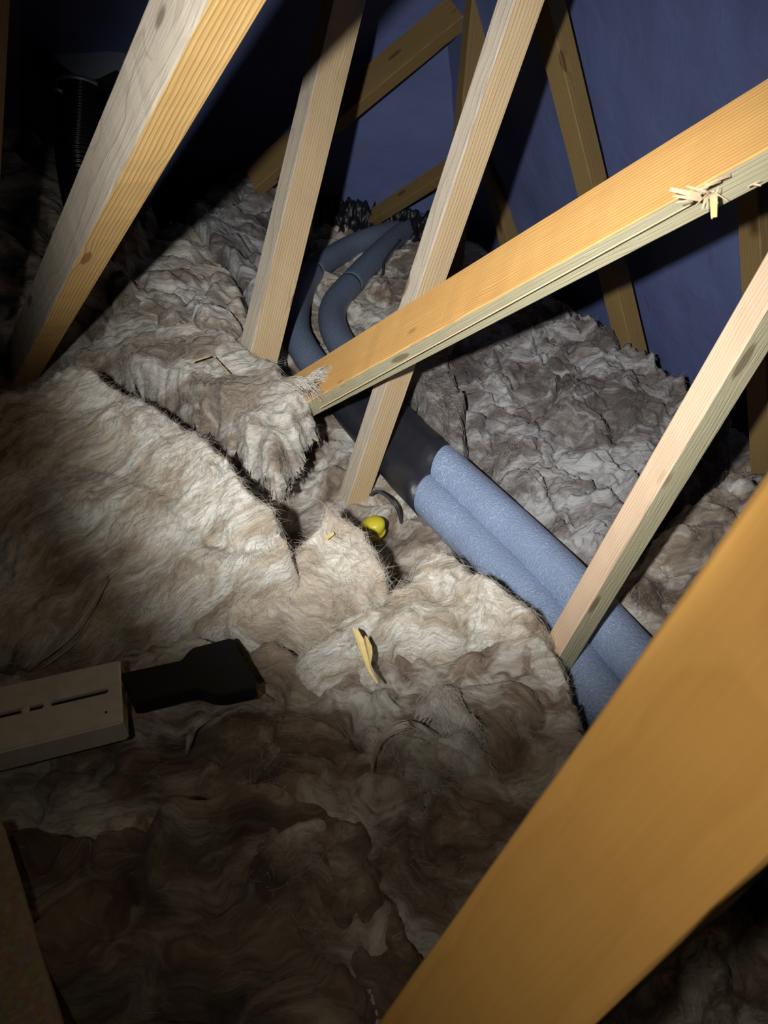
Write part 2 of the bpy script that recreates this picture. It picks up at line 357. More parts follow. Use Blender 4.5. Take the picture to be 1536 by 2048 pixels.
batt('insulation_batt', 'tan wool batt with frayed end wrapped round the foot of the long diagonal timber',
     [(110, 720, 0.13), (225, 605, 0.16), (300, 600, 0.16), (400, 640, 0.15), (500, 690, 0.13), (560, 735, 0.15), (632, 762, 0.16), (608, 815, 0.15), (570, 870, 0.13), (564, 940, 0.11), (535, 930, 0.10), (475, 868, 0.10), (395, 800, 0.11), (330, 760, 0.12), (200, 715, 0.1)],
     M['mixed'], thick=0.10, seed=277, flow=0.4, aniso=1.6, lump=0.5, wrinkle=0.8, fib=6000, edge=0.03, size=0.8, cell=0.0045)
batt('insulation_batt', 'large cream wool batt with combed streaky cut face, brightest in the torchlight',
     [(-300, 860, 0.19), (30, 790, 0.21), (110, 738, 0.22), (190, 735, 0.22), (330, 790, 0.21), (440, 880, 0.19), (530, 960, 0.175), (600, 1055, 0.155), (614, 1090, 0.145), (570, 1140, 0.12), (440, 1205, 0.06), (330, 1290, 0.02), (200, 1330, -0.01), (-300, 1400, -0.02)],
     M['cream'], thick=0.26, seed=283, flow=1.15, aniso=2.8, lump=0.45, wrinkle=0.6, fib=22000, edge=0.028, cell=0.0042, fedge=0.4, warp=0.5, ragged=0.7,
     ctrl=[(330, 1000, 0.17), (150, 1000, 0.15), (330, 1150, 0.08), (120, 1200, 0.04), (480, 1080, 0.15)])
batt('insulation_scrap', 'small light tan wool piece with ragged edge beside the yellow cap',
     [(622, 1025, 0.09), (650, 1003, 0.095), (690, 1010, 0.095), (742, 1052, 0.085), (772, 1085, 0.085), (795, 1150, 0.075), (720, 1195, 0.05), (600, 1240, 0.03), (470, 1310, 0.0), (400, 1250, 0.01), (540, 1140, 0.05), (610, 1080, 0.06)],
     M['tan'], thick=0.24, seed=293, flow=-0.9, aniso=1.5, lump=0.25, wrinkle=0.7, fib=7000, edge=0.02, cell=0.004, fedge=1.0, size=0.6)
batt('insulation_batt', 'domed brown and cream wool batt in the centre foreground alongside the pipes',
     [(800, 1120, -0.06), (850, 1090, -0.06), (925, 1125, -0.04), (1000, 1165, -0.01), (1090, 1215, 0.0), (1128, 1275, 0.0), (1165, 1365, 0.0), (1205, 1440, 0.0), (1260, 1700, 0.0), (1200, 2150, 0.0), (500, 2150, 0.0), (440, 1700, 0.0), (520, 1400, 0.0), (560, 1290, 0.0), (690, 1210, -0.01), (780, 1175, -0.03)],
     M['umber'], thick=0.2, seed=307, flow=-0.2, aniso=1.3, lump=1.1, wrinkle=0.45, fib=4000, edge=0.05, cell=0.0045)
batt('insulation_scrap', 'cream torn wool layer draped along the rim of the central foreground batt',
     [(640, 1235, 0.035), (720, 1195, 0.05), (785, 1155, 0.055), (850, 1083, 0.05), (925, 1120, 0.045), (1000, 1165, 0.045), (1095, 1218, 0.04), (1132, 1290, 0.03), (1165, 1400, 0.02), (1090, 1330, 0.035), (1020, 1265, 0.045), (930, 1250, 0.05), (850, 1262, 0.05), (770, 1275, 0.05), (760, 1330, 0.04), (680, 1350, 0.03), (590, 1400, 0.01), (570, 1310, 0.015)],
     M['cream'], thick=0.10, seed=409, flow=0.5, aniso=2.0, lump=0.4, wrinkle=0.7, fib=6000, edge=0.035, cell=0.0042)
batt('insulation_scrap', 'white wool puff on the brown central batt, nearest the blurred timber',
     [(848, 1350, 0.07), (880, 1335, 0.075), (915, 1350, 0.07), (955, 1405, 0.06), (985, 1465, 0.04), (900, 1450, 0.05), (850, 1405, 0.06)],
     M['puff'], thick=0.06, seed=421, flow=-0.8, aniso=1.8, lump=0.35, wrinkle=0.5, fib=1200, edge=0.03, cell=0.004, size=0.7)
batt('insulation_scrap', 'pale wool tuft below the curled wood splinter',
     [(770, 1470, 0.05), (800, 1435, 0.06), (880, 1430, 0.06), (960, 1455, 0.05), (1030, 1530, 0.035), (930, 1560, 0.035), (840, 1530, 0.045), (790, 1560, 0.035)],
     M['puff'], thick=0.06, seed=433, flow=-0.5, aniso=2.0, lump=0.5, wrinkle=0.6, fib=1200, edge=0.035, cell=0.004, size=0.8)
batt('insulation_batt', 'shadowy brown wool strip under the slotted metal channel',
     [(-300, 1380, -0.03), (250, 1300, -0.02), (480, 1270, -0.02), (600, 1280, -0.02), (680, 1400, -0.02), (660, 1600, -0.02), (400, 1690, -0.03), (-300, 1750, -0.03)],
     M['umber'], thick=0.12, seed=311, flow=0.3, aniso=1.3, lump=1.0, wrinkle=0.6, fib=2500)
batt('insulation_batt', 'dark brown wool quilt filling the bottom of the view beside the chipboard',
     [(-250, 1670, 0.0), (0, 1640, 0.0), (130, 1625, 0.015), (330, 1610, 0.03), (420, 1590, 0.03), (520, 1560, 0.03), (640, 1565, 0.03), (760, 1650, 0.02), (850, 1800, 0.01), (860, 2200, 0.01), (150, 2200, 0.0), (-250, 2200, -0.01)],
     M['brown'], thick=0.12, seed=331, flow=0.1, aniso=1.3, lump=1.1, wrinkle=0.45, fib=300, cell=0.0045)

# ------------------------------------------------------------------ timbers
def timber(name, label, cat, A, B, u, v, wl, wr, e0, e1, mats, scale=1.0, group=None, seed=0):
    """A-B: the edge between the two visible faces; u, v: directions of those faces; mats: (u face, v face)"""
    A = CAM + scale * (np.array(A) - CAM); B = CAM + scale * (np.array(B) - CAM); wl *= scale; wr *= scale
    e = B - A; L = np.linalg.norm(e); e /= L; A = A - e * e0; L = L + e0 + e1
    u = np.array(u); u = u - (u @ e) * e; u /= np.linalg.norm(u); v0 = np.array(v); v = np.cross(e, u); sg = 1 if v @ v0 > 0 else -1
    rr = random.Random(seed + 11); c = 0.0022; N = max(12, int(L / 0.03))
    ring = [(c, 0), (wl - c, 0), (wl, c), (wl, wr - c), (wl - c, wr), (c, wr), (0, wr - c), (0, c)]
    vs = []
    ph = [rr.uniform(0, 6) for _ in range(8)]
    for i in range(N + 1):
        x = L * i / N
        for k, (a, b) in enumerate(ring):
            j = 0.0007 * math.sin(x * 9 + ph[k // 2]) + rr.gauss(0, 0.00035)
            vs.append((x, a + j, sg * (b + j)))
    fs = []; mi = []
    for i in range(N):
        for k in range(8):
            a, b = i * 8 + k, i * 8 + (k + 1) % 8
            fs.append((a, b, b + 8, a + 8)); mi.append(0 if k in (0, 4, 7) else 1)
    fs.append(tuple(range(8))); fs.append(tuple(range(N * 8, N * 8 + 8))); mi += [0, 0]
    me = pmesh(vs, fs)
    o = link(name, me, [M[mats[0]], M[mats[1]]]); me.polygons.foreach_set('material_index', mi)
    o.matrix_world = Matrix(((e[0], u[0], v[0], A[0]), (e[1], u[1], v[1], A[1]), (e[2], u[2], v[2], A[2]), (0, 0, 0, 1)))
    tag(o, label, cat, group); return o
WEB = 'truss web timbers'
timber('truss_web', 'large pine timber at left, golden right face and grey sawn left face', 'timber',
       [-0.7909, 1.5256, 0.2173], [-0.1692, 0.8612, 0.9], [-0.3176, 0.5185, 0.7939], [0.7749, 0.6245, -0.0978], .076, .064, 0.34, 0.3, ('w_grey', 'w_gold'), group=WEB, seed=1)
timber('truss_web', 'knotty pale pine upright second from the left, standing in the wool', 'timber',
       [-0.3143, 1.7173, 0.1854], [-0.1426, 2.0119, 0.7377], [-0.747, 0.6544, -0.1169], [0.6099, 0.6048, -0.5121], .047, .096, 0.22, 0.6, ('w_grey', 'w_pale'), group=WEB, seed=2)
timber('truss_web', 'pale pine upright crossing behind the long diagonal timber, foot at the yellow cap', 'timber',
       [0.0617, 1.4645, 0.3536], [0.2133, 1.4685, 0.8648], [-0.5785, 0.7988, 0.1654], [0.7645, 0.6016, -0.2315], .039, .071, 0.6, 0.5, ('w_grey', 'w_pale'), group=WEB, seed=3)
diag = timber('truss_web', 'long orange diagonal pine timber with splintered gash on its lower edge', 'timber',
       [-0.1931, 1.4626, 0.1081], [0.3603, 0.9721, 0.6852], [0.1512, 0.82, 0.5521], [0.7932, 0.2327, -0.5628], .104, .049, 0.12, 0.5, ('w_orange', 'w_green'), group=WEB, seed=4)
timber('truss_web', 'slim upright in front of the pipes, pinkish and greenish faces', 'timber',
       [0.3129, 0.8384, 0.049], [0.4542, 0.8471, 0.5825], [-0.3541, 0.9319, 0.0786], [0.8995, 0.3624, -0.2441], .042, .048, 0.2, 0.2, ('w_pink', 'w_green'), group=WEB, seed=5)
timber('truss_web', 'big blurred orange timber closest to the lens at lower right', 'timber',
       [0.1189, 0.151, 0.4658], [0.1705, 0.1631, 0.6251], [-0.5016, 0.8596, 0.0971], [0.8086, 0.5058, -0.3004], .100, .044, 0.6, 1.1, ('w_near', 'w_near'), group=WEB, seed=6)
lt = un(-40, 300, 1.3); lt2 = un(-26, 0, 1.25)
timber('truss_web', 'thin sliver of timber cut off by the left picture edge', 'timber',
       lt - np.array([0.0, 0, 0]), lt2, [-0.8, 0.6, 0], [0.6, 0.8, 0], .06, .04, 0.5, 0.3, ('w_back', 'w_back'), group=WEB, seed=7)
RG = 'roof timbers against the membrane'
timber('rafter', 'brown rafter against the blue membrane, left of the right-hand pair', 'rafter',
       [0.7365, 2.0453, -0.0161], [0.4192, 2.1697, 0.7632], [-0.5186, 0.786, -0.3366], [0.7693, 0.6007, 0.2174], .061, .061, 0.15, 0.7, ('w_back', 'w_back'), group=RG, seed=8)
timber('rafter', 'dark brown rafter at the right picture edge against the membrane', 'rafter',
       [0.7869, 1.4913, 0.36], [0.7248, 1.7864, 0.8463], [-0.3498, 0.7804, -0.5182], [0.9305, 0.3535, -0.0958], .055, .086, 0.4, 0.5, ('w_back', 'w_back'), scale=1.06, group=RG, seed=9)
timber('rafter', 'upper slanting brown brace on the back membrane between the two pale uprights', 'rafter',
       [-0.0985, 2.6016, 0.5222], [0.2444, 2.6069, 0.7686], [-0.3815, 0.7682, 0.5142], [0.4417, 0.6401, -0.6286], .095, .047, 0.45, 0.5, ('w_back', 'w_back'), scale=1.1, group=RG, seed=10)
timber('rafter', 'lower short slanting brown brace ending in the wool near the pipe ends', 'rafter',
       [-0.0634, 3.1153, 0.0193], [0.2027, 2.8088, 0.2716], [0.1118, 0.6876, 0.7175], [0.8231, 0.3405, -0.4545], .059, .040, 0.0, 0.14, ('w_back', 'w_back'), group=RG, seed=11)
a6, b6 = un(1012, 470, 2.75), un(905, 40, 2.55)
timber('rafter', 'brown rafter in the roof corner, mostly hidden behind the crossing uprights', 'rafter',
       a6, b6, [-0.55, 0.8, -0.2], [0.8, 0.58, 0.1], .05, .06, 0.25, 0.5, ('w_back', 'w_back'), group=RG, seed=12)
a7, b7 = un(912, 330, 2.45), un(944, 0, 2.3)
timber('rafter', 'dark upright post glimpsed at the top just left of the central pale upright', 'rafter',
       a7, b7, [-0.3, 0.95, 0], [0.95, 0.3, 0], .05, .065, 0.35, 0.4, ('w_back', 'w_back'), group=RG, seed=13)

# ------------------------------------------------------------------ pipes
def foam_mat(name, col, speck):
    k = NT(name); tc = k.n('ShaderNodeTexCoord'); p = tc.outputs['Object']
    vo = k.n('ShaderNodeTexVoronoi'); vo.inputs['Scale'].default_value = 240; k.l(p, vo.inputs['Vector'])
    nz = k.noise(p, 190, 3, 0.65); big = k.noise(p, 8, 3, 0.5)
    f = k.math('ADD', k.math('MULTIPLY', nz, 0.7), k.math('MULTIPLY', big, 0.3))
    c = k.ramp(f, [(0.34, tuple(x * 0.78 for x in col)), (0.56, col), (0.70, tuple(min(1, x * (1 + speck)) for x in col))])
    k.l(c, k.b.inputs['Base Color']); k.b.inputs['Roughness'].default_value = 0.42; k.b.inputs['Specular IOR Level'].default_value = 0.5
    k.bump(k.math('ADD', vo.outputs['Distance'], nz), 0.5, 0.0025)
    return k.m
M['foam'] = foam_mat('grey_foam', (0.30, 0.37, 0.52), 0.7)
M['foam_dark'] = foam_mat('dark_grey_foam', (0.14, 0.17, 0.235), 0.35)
M['tape'] = plain('black_tape', (0.020, 0.021, 0.027), 0.42, 0, 0.45, 30, 0.5, 0.3, 0.004)
M['black'] = plain('black_plastic_and_hole_shade', (0.008, 0.008, 0.009), 0.45, 0, 0.4, 40, 0.2, 0.3)
M['hose'] = plain('black_hose', (0.006, 0.006, 0.007), 0.22, 0, 0.6, 40, 0.0, 0.3)
def catmull(P, n=10):
    P = np.asarray(P, float); Q = np.vstack([2 * P[0] - P[1], P, 2 * P[-1] - P[-2]]); out = []
    for i in range(1, len(Q) - 2):
        for t in np.linspace(0, 1, n, endpoint=False):
            a, b, c, d = Q[i - 1:i + 3]
            out.append(0.5 * (2 * b + (c - a) * t + (2 * a - 5 * b + 4 * c - d) * t * t + (3 * b - a - 3 * c + d) * t ** 3))
    out.append(P[-1]); return np.array(out)
def tube_mesh(path, rad, seg=24, cap=True, shape=None):
    path = np.asarray(path); N = len(path); T = np.gradient(path, axis=0); T /= np.linalg.norm(T, axis=1, keepdims=True)
    ref = np.array([0, 0, 1.0]) if abs(T[0][2]) < 0.9 else np.array([1.0, 0, 0])
    n = ref - (ref @ T[0]) * T[0]; n /= np.linalg.norm(n); vs = []
    for i in range(N):
        n = n - (n @ T[i]) * T[i]; n /= np.linalg.norm(n); b = np.cross(T[i], n)
        r = rad[i] if hasattr(rad, '__len__') else rad
        for k in range(seg):
            a = 2 * math.pi * k / seg; q = shape(i, a) if shape else 1.0
            vs.append(path[i] + r * q * (math.cos(a) * n + math.sin(a) * b))
    i, k = np.meshgrid(np.arange(N - 1), np.arange(seg), indexing='ij'); k2 = (k + 1) % seg
    q = np.stack([i * seg + k, i * seg + k2, (i + 1) * seg + k2, (i + 1) * seg + k], -1).reshape(-1, 4)
    fs = [tuple(map(int, r)) for r in q]
    if cap: fs += [tuple(range(seg)), tuple(range((N - 1) * seg, N * seg))]
    return pmesh(vs, fs, True)
def place(me, name, mats, parent=None, loc=None):
    o = link(name, me, mats)
    if parent is not None:
        bpy.context.view_layer.update()
        o.parent = parent; o.matrix_parent_inverse = parent.matrix_world.inverted()
    elif loc is not None: local(o, loc)
    return o
def pipe(label, pts, cuts, rads, mats):
    P = catmull([gz(*p) for p in pts], 14)
    root = empty('lagged_pipe', P[0] - np.array([0, 0, rads[0]])); tag(root, label, 'pipe', 'foam lagged pipes')
    bounds = [0] + [int(c * 14) for c in cuts] + [len(P) - 1]
    for i in range(len(bounds) - 1):
        a, b = bounds[i], bounds[i + 1]; Q = P[a:b + 1]
        m = len(Q); rr = np.full(m, rads[i]); rr[0] *= 0.97; rr[-1] *= 0.97
        place(tube_mesh(Q, rr, 32), 'foam_sleeve', [M[mats[i]]], root)
    return P
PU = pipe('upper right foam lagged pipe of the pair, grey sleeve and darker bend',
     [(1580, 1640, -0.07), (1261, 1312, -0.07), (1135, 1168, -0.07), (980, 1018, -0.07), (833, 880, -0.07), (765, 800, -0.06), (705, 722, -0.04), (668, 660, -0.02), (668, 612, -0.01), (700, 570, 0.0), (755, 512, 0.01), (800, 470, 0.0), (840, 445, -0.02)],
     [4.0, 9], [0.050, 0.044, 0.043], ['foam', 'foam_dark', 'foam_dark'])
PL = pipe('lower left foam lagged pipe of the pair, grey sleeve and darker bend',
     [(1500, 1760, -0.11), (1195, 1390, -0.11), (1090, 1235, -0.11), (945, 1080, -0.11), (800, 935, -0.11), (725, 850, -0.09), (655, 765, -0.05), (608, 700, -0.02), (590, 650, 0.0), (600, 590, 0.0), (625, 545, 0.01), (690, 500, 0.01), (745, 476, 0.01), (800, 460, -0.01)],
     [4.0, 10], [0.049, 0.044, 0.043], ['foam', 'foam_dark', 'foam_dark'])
# tape wrapped over both pipes where the sleeves meet
def wrap(P1, P2, r1, r2, label):
    n = len(P1); verts = []
    prof = [(1, math.cos(a), math.sin(a)) for a in np.linspace(-math.pi / 2, math.pi / 2, 13)] + [(0.5, 0, 0.90), (0, 0, 0.84), (-0.5, 0, 0.90)]
    prof += [(-1, math.cos(a), math.sin(a)) for a in np.linspace(math.pi / 2, 3 * math.pi / 2, 13)] + [(-0.5, 0, -0.90), (0, 0, -0.84), (0.5, 0, -0.90)]
    seg = len(prof)
    for i in range(n):
        c = (P1[i] + P2[i]) / 2; d = P2[i] - P1[i]; L = np.linalg.norm(d); d /= L
        t = (P1[min(i + 1, n - 1)] - P1[max(i - 1, 0)]); t /= np.linalg.norm(t); nn = np.cross(d, t); nn /= np.linalg.norm(nn)
        for k, (m, ca, sa) in enumerate(prof):
            r = r1[i] * (1 + 0.012 * math.sin(4 * i + 2.3 * k)); verts.append(c + d * (m * L / 2 + ca * r) + nn * sa * r)
    fs = []
    for i in range(n - 1):
        for k in range(seg):
            k2 = (k + 1) % seg; fs.append((i * seg + k, i * seg + k2, (i + 1) * seg + k2, (i + 1) * seg + k))
    fs += [tuple(range(seg)), tuple(range((n - 1) * seg, n * seg))]
    o = place(pmesh(verts, fs, True), 'tape_wrap', [M['tape']], None, P1[0]); tag(o, label, 'tape'); return o
pu = PU[50:80:2]; pl = PL[50:80:2]
rr = np.linspace(0.0555, 0.052, len(pu))
wrap(pu, pl, rr, rr, 'black tape wrapped round both pipes where the pale sleeves end')

# ------------------------------------------------------------------ yellow cap and cable
M['yellow'] = plain('yellow_plastic', (0.62, 0.52, 0.03), 0.4, 0, 0.45, 20, 0.1, 0.1)
c0 = gz(741, 1064, -0.15)
root = empty('yellow_cap', c0); tag(root, 'small yellow domed plastic cap in the wool at the foot of the upright', 'cap')
prof = [(0.050, 0.0), (0.050, 0.006), (0.043, 0.010), (0.041, 0.03), (0.037, 0.045), (0.028, 0.055), (0.014, 0.060), (0.0005, 0.061)]
vs = []; fs = []; sg = 36
for r, z in prof:
    for k in range(sg): a = 2 * math.pi * k / sg; vs.append((c0[0] + .68 * r * math.cos(a) + z * 0.2, c0[1] + .68 * r * math.sin(a) - z * 0.1, c0[2] + .7 * z))
for i in range(len(prof) - 1):
    for k in range(sg): k2 = (k + 1) % sg; fs.append((i * sg + k, i * sg + k2, (i + 1) * sg + k2, (i + 1) * sg + k))
fs.append(tuple(range(sg)))
place(pmesh(vs[2 * sg:], [tuple(i - 2 * sg for i in f) for f in fs if min(f) >= 2 * sg], True), 'dome', [M['yellow']], root)
place(pmesh(vs[:3 * sg], [f for f in fs if max(f) < 3 * sg], False), 'rim', [M['yellow']], root)
M['cable'] = plain('dark_cable', (0.05, 0.055, 0.07), 0.5, 0, 0.4, 60)
cb = catmull([gz(*p) for p in [(741, 990, -0.15), (748, 984, -0.12), (758, 983, -0.11), (778, 996, -0.10), (792, 1014, -0.11), (799, 1030, -0.15), (802, 1045, -0.19)]], 8)
tag(place(tube_mesh(cb, 0.0038, 10), 'cable', [M['cable']], None, cb[0]), 'thin dark cable arching out of the wool beside the yellow cap', 'cable')
cb = catmull([gz(*p) for p in [(800, 480, 0.03), (770, 520, 0.02), (765, 545, 0.01), (755, 565, -0.02), (745, 575, -0.05)]], 8)
tag(place(tube_mesh(cb, 0.004, 10), 'cable', [M['cable']], None, cb[0]), 'thin dark cable running beside the far bend of the right pipe', 'cable')

# ------------------------------------------------------------------ slotted metal channel with black end arm
def metal_mat():
    k = NT('brushed_aluminium'); tc = k.n('ShaderNodeTexCoord'); p = tc.outputs['Object']
    br = k.noise(k.mapping(p, (6, 260, 260)), 1.0, 4, 0.6); st = k.noise(p, 18, 5, 0.65, 0.8)
    c = k.mix(st, (0.88, 0.82, 0.66), (0.45, 0.41, 0.32)); k.l(c, k.b.inputs['Base Color'])
    k.b.inputs['Metallic'].default_value = 0.25
    k.l(k.math('ADD', k.math('MULTIPLY', st, 0.35), 0.35), k.b.inputs['Roughness'])
    k.bump(br, 0.25, 0.001); return k.m
M['metal'] = metal_mat()
zt = 0.085
pA, pB, pC = gz(240, 1318, zt), gz(278, 1436, zt), gz(0, 1372, zt)
ex = pC - pA; ex /= np.linalg.norm(ex); ey = pB - pA; W = np.linalg.norm(ey); ey = ey - (ey @ ex) * ex; W = np.linalg.norm(ey); ey /= W
LEN, HT = 0.55, 0.042
chan = empty('ladder_channel', pA - np.array([0, 0, HT])); tag(chan, 'slotted aluminium channel with a black end arm lying on the wool at left', 'metal channel')
MW = Matrix(((ex[0], ey[0], 0, pA[0]), (ex[1], ey[1], 0, pA[1]), (0, 0, 1, pA[2] - HT), (0, 0, 0, 1)))
def boxbm(lo, hi, bev=0.0):
    bm = bmesh.new(); bmesh.ops.create_cube(bm, size=1)
    for v in bm.verts: v.co = Vector([lo[i] + (v.co[i] + 0.5) * (hi[i] - lo[i]) for i in range(3)])
    if bev: bmesh.ops.bevel(bm, geom=list(bm.edges), offset=bev, segments=2, affect='EDGES')
    return bm
def bm2me(bm):
    bmesh.ops.recalc_face_normals(bm, faces=bm.faces)
    me = bpy.data.meshes.new('m'); bm.to_mesh(me); bm.free(); return me
def slot_bm(x0, x1, y, r, z0, z1):
    bm = bmesh.new(); pts = []
    for k in range(13): a = math.pi / 2 + math.pi * k / 12; pts.append((x0 + r + r * math.cos(a), y + r * math.sin(a)))
    for k in range(13): a = -math.pi / 2 + math.pi * k / 12; pts.append((x1 - r + r * math.cos(a), y + r * math.sin(a)))
    f = bm.faces.new([bm.verts.new((px, py, z0)) for px, py in pts])
    ex_ = bmesh.ops.extrude_face_region(bm, geom=[f]); bmesh.ops.translate(bm, verts=[v for v in ex_['geom'] if isinstance(v, bmesh.types.BMVert)], vec=(0, 0, z1 - z0))
    return bm
body = link('channel_body', bm2me(boxbm((0, 0, 0), (LEN, W, HT), 0.003)), [M['metal']])
cuts = []
for bm in (slot_bm(0.018, 0.098, W * 0.47, 0.0048, 0.036, 0.06), slot_bm(0.106, 0.26, W * 0.47, 0.0048, 0.036, 0.06), slot_bm(0.28, 0.40, W * 0.47, 0.0048, 0.036, 0.06), boxbm((-0.02, 0.006, 0.004), (0.02, W - 0.006, HT - 0.0035))):
    c = link('cutter', bm2me(bm)); cuts.append(c); md = body.modifiers.new('b', 'BOOLEAN'); md.operation = 'DIFFERENCE'; md.object = c; md.solver = 'EXACT'
bpy.context.view_layer.update()
nm = bpy.data.meshes.new_from_object(body.evaluated_get(bpy.context.evaluated_depsgraph_get())); body.modifiers.clear(); body.data = nm
for c in cuts: bpy.data.objects.remove(c)
if not nm.materials: nm.materials.append(M['metal'])
def put(o):
    o.matrix_world = MW; bpy.context.view_layer.update(); mw = o.matrix_world.copy(); o.parent = chan; o.matrix_parent_inverse = Matrix.Translation(-V(pA - np.array([0, 0, HT]))); return o
put(body)
for i, (x0, x1) in enumerate(((0.018, 0.098), (0.106, 0.26), (0.28, 0.40))):
    put(link('slot_shade', bm2me(boxbm((x0, W * 0.47 - 0.0046, 0.0362), (x1, W * 0.47 + 0.0046, 0.0372))), [M['black']]))  # black strip in each slot, the shade of the hollow put in as colour
bm = bmesh.new(); bmesh.ops.create_cone(bm, cap_ends=True, segments=20, radius1=0.0062, radius2=0.0048, depth=0.003, matrix=Matrix.Translation((0.131, W * 0.47, HT + 0.0012)))
bmesh.ops.create_cone(bm, cap_ends=True, segments=12, radius1=0.002, radius2=0.002, depth=0.0012, matrix=Matrix.Translation((0.131, W * 0.47, HT + 0.003)))
put(link('screw', bm2me(bm), [M['metal']]))
bm = bmesh.new(); bmesh.ops.create_cone(bm, cap_ends=True, segments=14, radius1=0.0018, radius2=0.0018, depth=0.0012, matrix=Matrix.Translation((0.022, W * 0.80, HT + 0.0002)))
put(link('rivet_hole_shade', bm2me(bm), [M['black']]))  # black disc on the surface, a hole's shade given as colour
arm_px = [(238, 1346), (363, 1319), (374, 1304), (386, 1294), (463, 1274), (514, 1368), (510, 1376), (441, 1391), (420, 1388), (391, 1378), (266, 1408)]
za = zt - 0.012; top = [gz(x, y, za) for x, y in arm_px]; th = 0.026
n = len(top); vs = top + [p - np.array([0, 0, th]) for p in top]
fs = [tuple(range(n)), tuple(range(n, 2 * n))] + [(i, (i + 1) % n, n + (i + 1) % n, n + i) for i in range(n)]
me = pmesh(vs, fs); bm = bmesh.new(); bm.from_mesh(me); bmesh.ops.bevel(bm, geom=list(bm.edges), offset=0.002, segments=2, affect='EDGES'); bm.to_mesh(me); bm.free()
arm = place(me, 'end_arm', [M['black']], chan); arm['label'] = 'black plastic arm with widened end'

# ------------------------------------------------------------------ chipboard
def chip_mat():
    k = NT('chipboard'); tc = k.n('ShaderNodeTexCoord'); p = tc.outputs['Object']
    vo = k.n('ShaderNodeTexVoronoi'); vo.inputs['Scale'].default_value = 170; k.l(p, vo.inputs['Vector'])
    nz = k.noise(p, 90, 4, 0.7)
    c = k.mix(nz, (0.42, 0.33, 0.21), (0.26, 0.19, 0.11)); c = k.mix(0.35, c, vo.outputs['Color'], 'SOFT_LIGHT')
    k.l(c, k.b.inputs['Base Color']); k.b.inputs['Roughness'].default_value = 0.8; k.bump(nz, 0.4, 0.001); return k.m
M['chip'] = chip_mat()
zb = 0.085
q = [gz(0, 1640, zb), gz(135, 2090, zb), gz(-420, 2200, zb), gz(-420, 1720, zb)]
vs = q + [p - np.array([0, 0, 0.022]) for p in q]
me = pmesh(vs, [(0, 1, 2, 3), (4, 5, 6, 7)] + [(i, (i + 1) % 4, 4 + (i + 1) % 4, 4 + i) for i in range(4)])
bm = bmesh.new(); bm.from_mesh(me); bmesh.ops.bevel(bm, geom=list(bm.edges), offset=0.0012, segments=2, affect='EDGES'); bm.to_mesh(me); bm.free()
tag(place(me, 'chipboard_panel', [M['chip']], None, q[0]), 'dim chipboard panel corner at the lower left', 'board')

# ------------------------------------------------------------------ vent hose and torn boot
hd = 2.42
hp = catmull([un(162, 180, hd), un(160, 240, hd), un(158, 310, hd - 0.02), un(170, 390, hd - 0.05), un(185, 450, hd - 0.08)], 60)
hr = 0.069 * (1 + 0.055 * np.sign(np.sin(np.arange(len(hp)) * 2 * math.pi / 7)) * np.abs(np.sin(np.arange(len(hp)) * 2 * math.pi / 7)) ** 0.5)
hose = empty('vent_hose', hp[-1]); tag(hose, 'black ribbed flexible vent hose hanging at the upper left', 'hose')
place(tube_mesh(hp, hr, 40), 'ribbed_tube', [M['hose']], hose)
M['clamp'] = plain('clamp_metal', (0.42, 0.45, 0.46), 0.4, 0.7, 0.5, 40)
ax = hp[1] - hp[0]; ax /= np.linalg.norm(ax)
place(tube_mesh([hp[0] - ax * 0.008, hp[0], hp[0] + ax * 0.004], 0.077, 40), 'hose_clamp', [M['clamp']], hose)
s1 = un(117, 180, hd - 0.07)
place(tube_mesh([s1 - np.array([0.012, 0, -0.004]), s1, s1 + np.array([0.012, 0, -0.006])], 0.007, 10), 'clamp_screw', [M['clamp']], hose)
def flap(pxs, d0, d1, name, parent):
    """thick sheet between two pixel outlines bulging towards the viewer"""
    n = len(pxs); fr = [un(x, y, d0 + (d1 - d0) * i / (n - 1)) for i, (x, y) in enumerate(pxs)]
    bk = [p + FW * 0.012 for p in fr]; c = sum(fr) / n - FW * 0.02
    vs = fr + bk + [c, c + FW * 0.012]; fs = []
    for i in range(n):
        j = (i + 1) % n; fs += [(i, j, 2 * n), (n + i, n + j, 2 * n + 1), (i, j, n + j, n + i)]
    return place(pmesh(vs, fs), name, [M['black']], parent)
flap([(52, 88), (78, 98), (95, 108), (88, 93), (120, 128), (148, 150), (172, 163), (205, 178), (203, 200), (160, 196), (118, 184), (92, 160), (70, 140), (64, 118)], hd + 0.10, hd - 0.02, 'torn_flap', hose)
flap([(150, 172), (172, 163), (200, 156), (232, 140), (250, 150), (260, 240), (225, 235), (205, 205), (180, 196)], hd - 0.06, hd + 0.04, 'torn_flap', hose)

M['pale_panel'] = plain('pale_panel', (0.30, 0.34, 0.40), 0.6, 0, 0.4, 8, 0.1, 0.15)
pv = [un(x, y, hd + 0.16) for x, y in [(60, 40), (235, 30), (262, 165), (150, 180), (80, 130)]]
place(pmesh(pv + [p + FW * 0.01 for p in pv], [tuple(range(5)), tuple(range(5, 10))] + [(i, (i + 1) % 5, 5 + (i + 1) % 5, 5 + i) for i in range(5)]), 'terminal_panel', [M['pale_panel']], hose)

